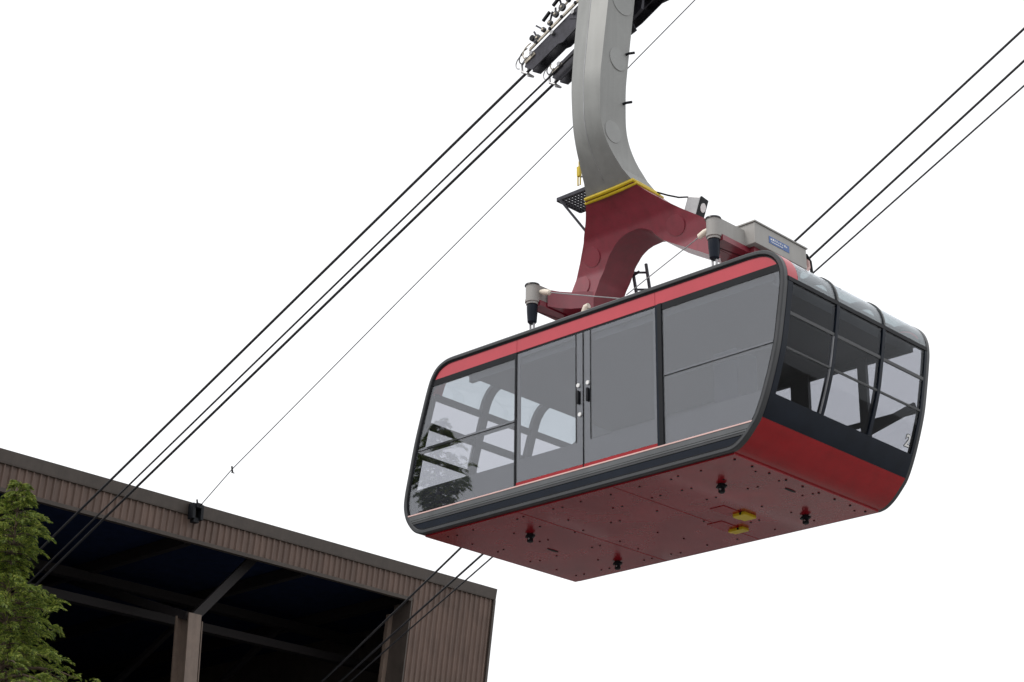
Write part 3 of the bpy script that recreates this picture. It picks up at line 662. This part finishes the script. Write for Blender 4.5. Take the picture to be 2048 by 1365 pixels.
# ------------------------------------------------------------------ carriage on the near ropes
TH_R = math.atan(0.437); tdir = Vector((math.cos(TH_R), 0, math.sin(TH_R))); ndir = Vector((-math.sin(TH_R), 0, math.cos(TH_R)))
ZR = 18.72 + 0.437*2.41
CG = empty('carriage', (HX, 21.8, ZR), 'dark wheeled carriage gripping the two near track ropes behind the hanger arm', 'carriage')
def G(s_, y, n_): p = tdir*s_ + ndir*n_; return Vector((p.x, y-21.8, p.z))
def gpoly(poly, y0, y1):
    mb = MB(); n = len(poly)
    vs = [G(a, y0, b) for a, b in poly] + [G(a, y1, b) for a, b in poly]
    mb.add(vs, [tuple(range(n)), tuple(reversed(range(n, 2*n)))] + [(i, i+n, (i+1) % n+n, (i+1) % n) for i in range(n)])
    return mb
for y in (21.48, 22.12):
    L = -2.58 if y < 22 else -2.50
    for dy in (-0.11, 0.09):
        gpoly([(L+0.12,-0.16),(L,0.02),(L+0.12,0.16),(-1.0,0.20),(0,0.28),(1.0,0.20),(2.5,0.16),(2.62,0.0),(2.5,-0.16),(1.6,-0.22),(1.3,-0.16),(0.6,-0.30),(-0.6,-0.34),(-1.2,-0.26),(-1.35,-0.18),(-1.7,-0.20),(-1.8,-0.15)], y+dy, y+dy+0.02).build('side_plate', DARKST, CG, smooth=0)
    for i in range(10):
        s_ = L+0.25+i*0.53
        wh = disc(G(s_, y, 0.13), (0,1,0), 0.115, 0.09, 20).build('wheel', RIM, CG)
        disc(G(s_, y-0.135, 0.13), (0,1,0), 0.04, 0.05, 12).build('wheel_bolt', STEEL, wh)
    MB().tube([G(L+0.1, y-0.08, 0.2), G(L-0.05, y-0.08, 0.14), G(L-0.1, y-0.08, 0.0), G(L-0.02, y-0.08, -0.1), G(L-0.02, y+0.08, -0.1), G(L-0.1, y+0.08, 0.0), G(L-0.05, y+0.08, 0.14), G(L+0.1, y+0.08, 0.2)], 0.022, 8).build('guard_loop', STEEL, CG)
    o = gpoly([(L+0.05, 0.06), (L+0.05, 0.11), (L+0.3, 0.12), (L+0.3, 0.06)], y-0.13, y-0.112).build('rope_guide', FITTING, CG, smooth=0)
# narrow cream rail with bolts, brush holders, rollers and linkages above the rope
rl = gpoly([(-2.35, 0.20), (-2.32, 0.245), (1.8, 0.33), (1.8, 0.28)], 21.33, 21.36).build('cream_rail', FITTING, CG, smooth=0)
gpoly([(-1.55, 0.42), (-1.53, 0.455), (1.2, 0.52), (1.2, 0.47)], 21.36, 21.38).build('cream_rail', FITTING, CG, smooth=0)
for s_ in (-2.15, -1.8, -1.5, -1.15, -0.8):
    disc(G(s_, 21.33, 0.225+0.02*(s_+2.3)), (0,1,0), 0.03, 0.03, 12).build('rail_bolt', BLACK, rl)
rn = random.Random(3)
for i in range(9):
    s_ = -2.1+0.17*i; n_ = 0.31+0.025*i+rn.uniform(-.02,.03)
    disc(G(s_, 21.35, n_), (0,1,0), rn.uniform(.045,.075), 0.05, 18).build('guide_roller', RIM, CG)
    disc(G(s_, 21.32, n_), (0,1,0), 0.022, 0.03, 10).build('roller_bolt', FITTING, CG)
    MB().bar(G(s_, 21.34, n_), G(s_+rn.uniform(-.10,.14), 21.34, n_+rn.uniform(.10,.22)), 0.022, 0.03).build('linkage', DARKST, CG, smooth=0)
for (s_, n_, l_) in ((-1.85, 0.46, 0.20), (-1.55, 0.56, 0.24), (-1.25, 0.60, 0.28), (-0.9, 0.62, 0.3)):
    MB().bar(G(s_, 21.30, n_), G(s_+l_, 21.30, n_+0.05), 0.05, 0.045).build('brush_holder', BLACK, CG, smooth=0, bevel=0.008)
disc(G(-2.2, 21.36, 0.40), (0,1,0), 0.055, 0.06, 16).build('sensor', BLACK, CG)
MB().bar(G(-2.2, 21.36, 0.22), G(-2.2, 21.36, 0.40), 0.025, 0.025).build('sensor_stalk', DARKST, CG, smooth=0)
for y, L in ((21.36, -2.58), (22.0, -2.50)):
    for k_ in range(3):
        c_ = [G(L+0.02+0.17*math.cos(t)+0.12*k_, y-0.03*k_, 0.16+0.13*math.sin(t)) for t in [math.pi*(0.35+0.08*j) for j in range(12)]]
        MB().tube(c_, 0.012, 6).build('brush_hose', (STEEL, RIM, FITTING)[k_], CG)
# rockers and crossbeam carrying the hanger pin
gpoly([(-1.7, -0.12), (-1.3, -0.30), (-0.9, -0.62), (-0.62, -0.66), (-0.62, -0.1)], 21.92, 21.96).build('rocker_plate', DARKST, CG, smooth=0)
gpoly([(-1.4, 0.1), (-1.0, -0.30), (-0.4, -0.62), (-0.2, 0.1)], 21.36, 21.40).build('rocker_plate', DARKST, CG, smooth=0)
hp = MB(); nn = 20
ctr = (-0.475, -0.59); oc = [(-1.1,-0.76),(-0.24,-0.67),(-0.12,-0.5),(-0.12,-0.1),(-1.1,-0.1)]
outer = []
for i in range(nn):
    a = 2*math.pi*i/nn; dx_, dn_ = math.cos(a), math.sin(a); t = 9
    for (e, f_) in zip(oc, oc[1:]+oc[:1]):
        ex_, en_ = f_[0]-e[0], f_[1]-e[1]; den = dx_*en_-dn_*ex_
        if abs(den) > 1e-6:
            tt = ((e[0]-ctr[0])*en_-(e[1]-ctr[1])*ex_)/den; uu = ((e[0]-ctr[0])*dn_-(e[1]-ctr[1])*dx_)/den
            if tt > 0 and -1e-6 <= uu <= 1+1e-6: t = min(t, tt)
    outer.append((ctr[0]+dx_*t, ctr[1]+dn_*t))
inner = [(ctr[0]+0.05*math.cos(2*math.pi*i/nn), ctr[1]+0.05*math.sin(2*math.pi*i/nn)) for i in range(nn)]
vs = [G(*(p[0], yy, p[1])) for yy in (21.64, 21.70) for p in outer+inner]; fs = []
for i in range(nn):
    j = (i+1) % nn
    fs += [(i, j, nn+j, nn+i), (2*nn+i, 3*nn+i, 3*nn+j, 2*nn+j), (i, 2*nn+i, 2*nn+j, j), (nn+i, nn+j, 3*nn+j, 3*nn+i)]
hp.add(vs, fs).build('lug_plate', DARKST, CG, smooth=0)
MB().box((-0.3, -0.5, -0.28), (0.3, 0.5, 0.0)).build('crossbeam', DARKST, CG, smooth=0)
MB().tube([(0,-1.45,-0.14), (0,0.45,-0.14)], 0.13, 20).build('hanger_pin', STEEL, CG)

# ------------------------------------------------------------------ ropes
def rope(name, pts, r, label, cat='cable', group=None):
    p0 = Vector(pts[0]); o = MB().tube([Vector(p)-p0 for p in pts], r, 10).build(name, ROPE); o.location = p0
    return tag(o, label, cat, group)
def near_pts(y, dz=0, sl=0.437):
    xs = [-50, -44, -40, -36, -31.5, -25.3, -20.01, -17.6, -10, 0, 20, 60]
    def zz(x):
        if x < -36: return 11.70 + 0.40*(x+36)
        if x <= -20: return 18.72 + 0.4375*(x+20.01) - 0.0012*(x+20.01)*(-36-x)*-1*0.2
        return 18.72 + 0.437*(x+20.01) + 0.0008*max(0, x+17.6)**2
    return [(x, y, zz(x)+dz) for x in xs]
rope('track_rope', near_pts(21.48), 0.0265, 'thick dark track rope, uppermost of the near bundle left of the hanger', group='ropes of the near track')
rope('track_rope', near_pts(22.12), 0.0265, 'thick dark track rope, lowest of the near bundle left of the hanger', group='ropes of the near track')
rope('haul_rope', near_pts(21.93), 0.020, 'thinner haul rope running between the two thick near track ropes', group='ropes of the near track')
def far_pts(y, pts):
    (x0, z0), (x1, z1) = pts[0], pts[-1]; s = (z1-z0)/(x1-x0)
    q = [(-48, z0+0.42*(-48-x0)), (-40, z0+0.45*(-40-x0))] + pts + [(0, z1+s*(0-x1)), (30, z1+(s+0.02)*(30-x1)), (60, z1+(s+0.04)*(60-x1))]
    return [(x, y, z) for x, z in q]
rope('track_rope', far_pts(31.3, [(-36,11.80),(-35.33,12.14),(-31.14,14.38),(-21.14,19.34),(-15.47,22.2)]), 0.026, 'dark track rope, uppermost of the three ropes right of the cabin', group='ropes of the far track')
rope('track_rope', far_pts(31.94, [(-36,11.93),(-34.14,12.84),(-31.07,14.32),(-21.31,19.14),(-15.86,21.89)]), 0.026, 'dark track rope, middle of the three ropes right of the cabin', group='ropes of the far track')
rope('haul_rope', far_pts(31.62, [(-36,11.43),(-35.32,11.75),(-33.31,12.71),(-30.42,14.07),(-20.96,18.62),(-15.76,21.13)]), 0.019, 'thin haul rope, lowest of the three ropes right of the cabin', group='ropes of the far track')
# thin wire to the bracket
s26 = 26.88
def wp(x, z): f = 26.88/21.8; return (x*f, s26, 1.6+(z-1.6)*f)
wpts = [(-35.66, s26, 15.25), wp(-27.96,13.24), wp(-23.42,15.46), wp(-19.29,17.45), wp(-17.89,18.2), wp(-16.53,18.87), wp(-10, 22.2), wp(5, 30.2), wp(30, 44)]
WR = rope('signal_wire', wpts, 0.011, 'very thin wire running from the station bracket up behind the hanger arm', 'wire')
for (x, z) in ((-27.98, 13.235), (-29.0, 12.78)):
    p = Vector(wp(x, z)) - Vector(wpts[0])
    c = MB(); c.bar(p+Vector((0.03,0,-0.09)), p+Vector((-0.01,0,0.07)), 0.03, 0.03); c.bar(p+Vector((0,0,-0.08)), p+Vector((0.09,0,-0.12)), 0.025, 0.025); c.build('wire_clamp', BLACK, WR, smooth=0)

# ------------------------------------------------------------------ conifer at the lower left
TX, TY, TZ = -24.36, 15.0, 10.45
TR = empty('conifer_tree', (TX, TY, 0), 'green conifer tree with drooping sprays at lower left before the station', 'tree')
MB().tube([(0,0,0), (0.03,0,2.5), (-0.03,0.02,5), (0.02,0,7.5), (0,0,9.2), (0.0,0,TZ)], [0.24,0.18,0.12,0.05,0.022,0.008], 12).build('trunk', BARK, TR)
rnd = random.Random(11)
lv = MB(); bw = MB()
def leaf(p, d, ln, wd):
    d = d.normalized(); s_ = d.cross(Vector((rnd.uniform(-1,1), rnd.uniform(-1,1), rnd.uniform(-.3,1)))).normalized()*wd
    lift = Vector((0,0,-ln*0.12))
    lv.add([p, p+d*ln*0.45+s_, p+d*ln+lift, p+d*ln*0.45-s_], [(0,1,2,3)])
def spray(p, d, size, n):
    """a feathery frond that rises, then arches over at its tip, set with short scaly twigs"""
    d = d.normalized(); sx = d.cross(Vector((0,0,1)))
    if sx.length < .1: sx = Vector((1,0,0))
    sx.normalize()
    for i in range(n):
        t = rnd.random()**0.8; a = rnd.choice((-1,1))*rnd.uniform(.25, 1.0)
        q = p + d*size*t + sx*a*.22*size*(1-t*.75) + Vector((0,0,size*(.55*t-.75*t*t) + rnd.gauss(0,.03)*size))
        leaf(q, d*0.9 + sx*a*0.75 + Vector((0,0,.55-1.5*t+rnd.uniform(-.2,.3))), rnd.uniform(.05,.105)*(1-.35*t), rnd.uniform(.0045,.008))
def prof(z):
    return lin([(TZ,0.02),(10.25,.13),(10.0,.30),(9.7,.36),(9.45,.30),(9.2,.13),(9.0,.22),(8.8,.55),(8.5,.74),(8.25,.50),(8.05,.36),(7.85,.85),(7.55,1.3),(7.25,1.62),(6.5,1.7),(4,2.2),(1.5,2.6)], z)
z = TZ
while z > 1.5:
    r_ = prof(z); nb_ = 5 if z > 9.8 else (8 if z > 6.5 else 6)
    ph = rnd.random()*6.3
    for i in range(nb_):
        a = ph + 2*math.pi*i/nb_ + rnd.uniform(-.25,.25); ln = r_*rnd.uniform(.72,1.08)
        d = Vector((math.cos(a), math.sin(a), rnd.uniform(.15,.4)))
        p0 = Vector((0,0,z)); pts = [p0]; q = p0
        steps = 4
        for k_ in range(steps):
            q = q + Vector((d.x, d.y, d.z - .22*k_))*ln/steps; pts.append(q)
        bw.tube(pts, [0.02*ln+.006, .016*ln+.005, .012*ln+.004, .008*ln+.003, .003], 5, caps=False)
        dens = 1.0 if z > 6.3 else 0.45
        for k_ in range(1, steps+1):
            for h in range(2 if ln > .5 else 1):
                b = pts[k_] + Vector((rnd.gauss(0,.05), rnd.gauss(0,.05), rnd.gauss(0,.03)))*ln
                dd = Vector((d.x, d.y, .15)) + Vector((rnd.uniform(-.9,.9), rnd.uniform(-.9,.9), rnd.uniform(-.3,.3)))
                spray(b, dd, rnd.uniform(.16,.30)*(0.6 if ln < .25 else 1), int((72 if k_ > 1 else 40)*dens))
    z -= 0.13 if z > 6.3 else 0.24
for i in range(30): leaf(Vector((rnd.gauss(0,.02), rnd.gauss(0,.02), TZ-.25+.28*rnd.random())), Vector((rnd.uniform(-.6,.6), rnd.uniform(-.6,.6), 1)), .07, .01)
CRN = lv.build('crown', LEAF, TR, smooth=0)
tag(bw.build('branches', BARK, TR), kind='stuff')

# a taller conifer of the same kind beside it, just outside the picture: the cabin's lower left pane mirrors it
T2 = TR.copy(); C.objects.link(T2); T2.location = (-28.75, 11.9, 0); T2.scale = (1.45, 1.45, 1.53); T2.rotation_euler = (0, 0, 2.1)
T2['label'] = 'taller conifer left of the frame, mirrored dark in the lower left cabin window'
for ch in list(TR.children): dup(ch, T2)
TR['group'] = T2['group'] = 'conifers before the station'
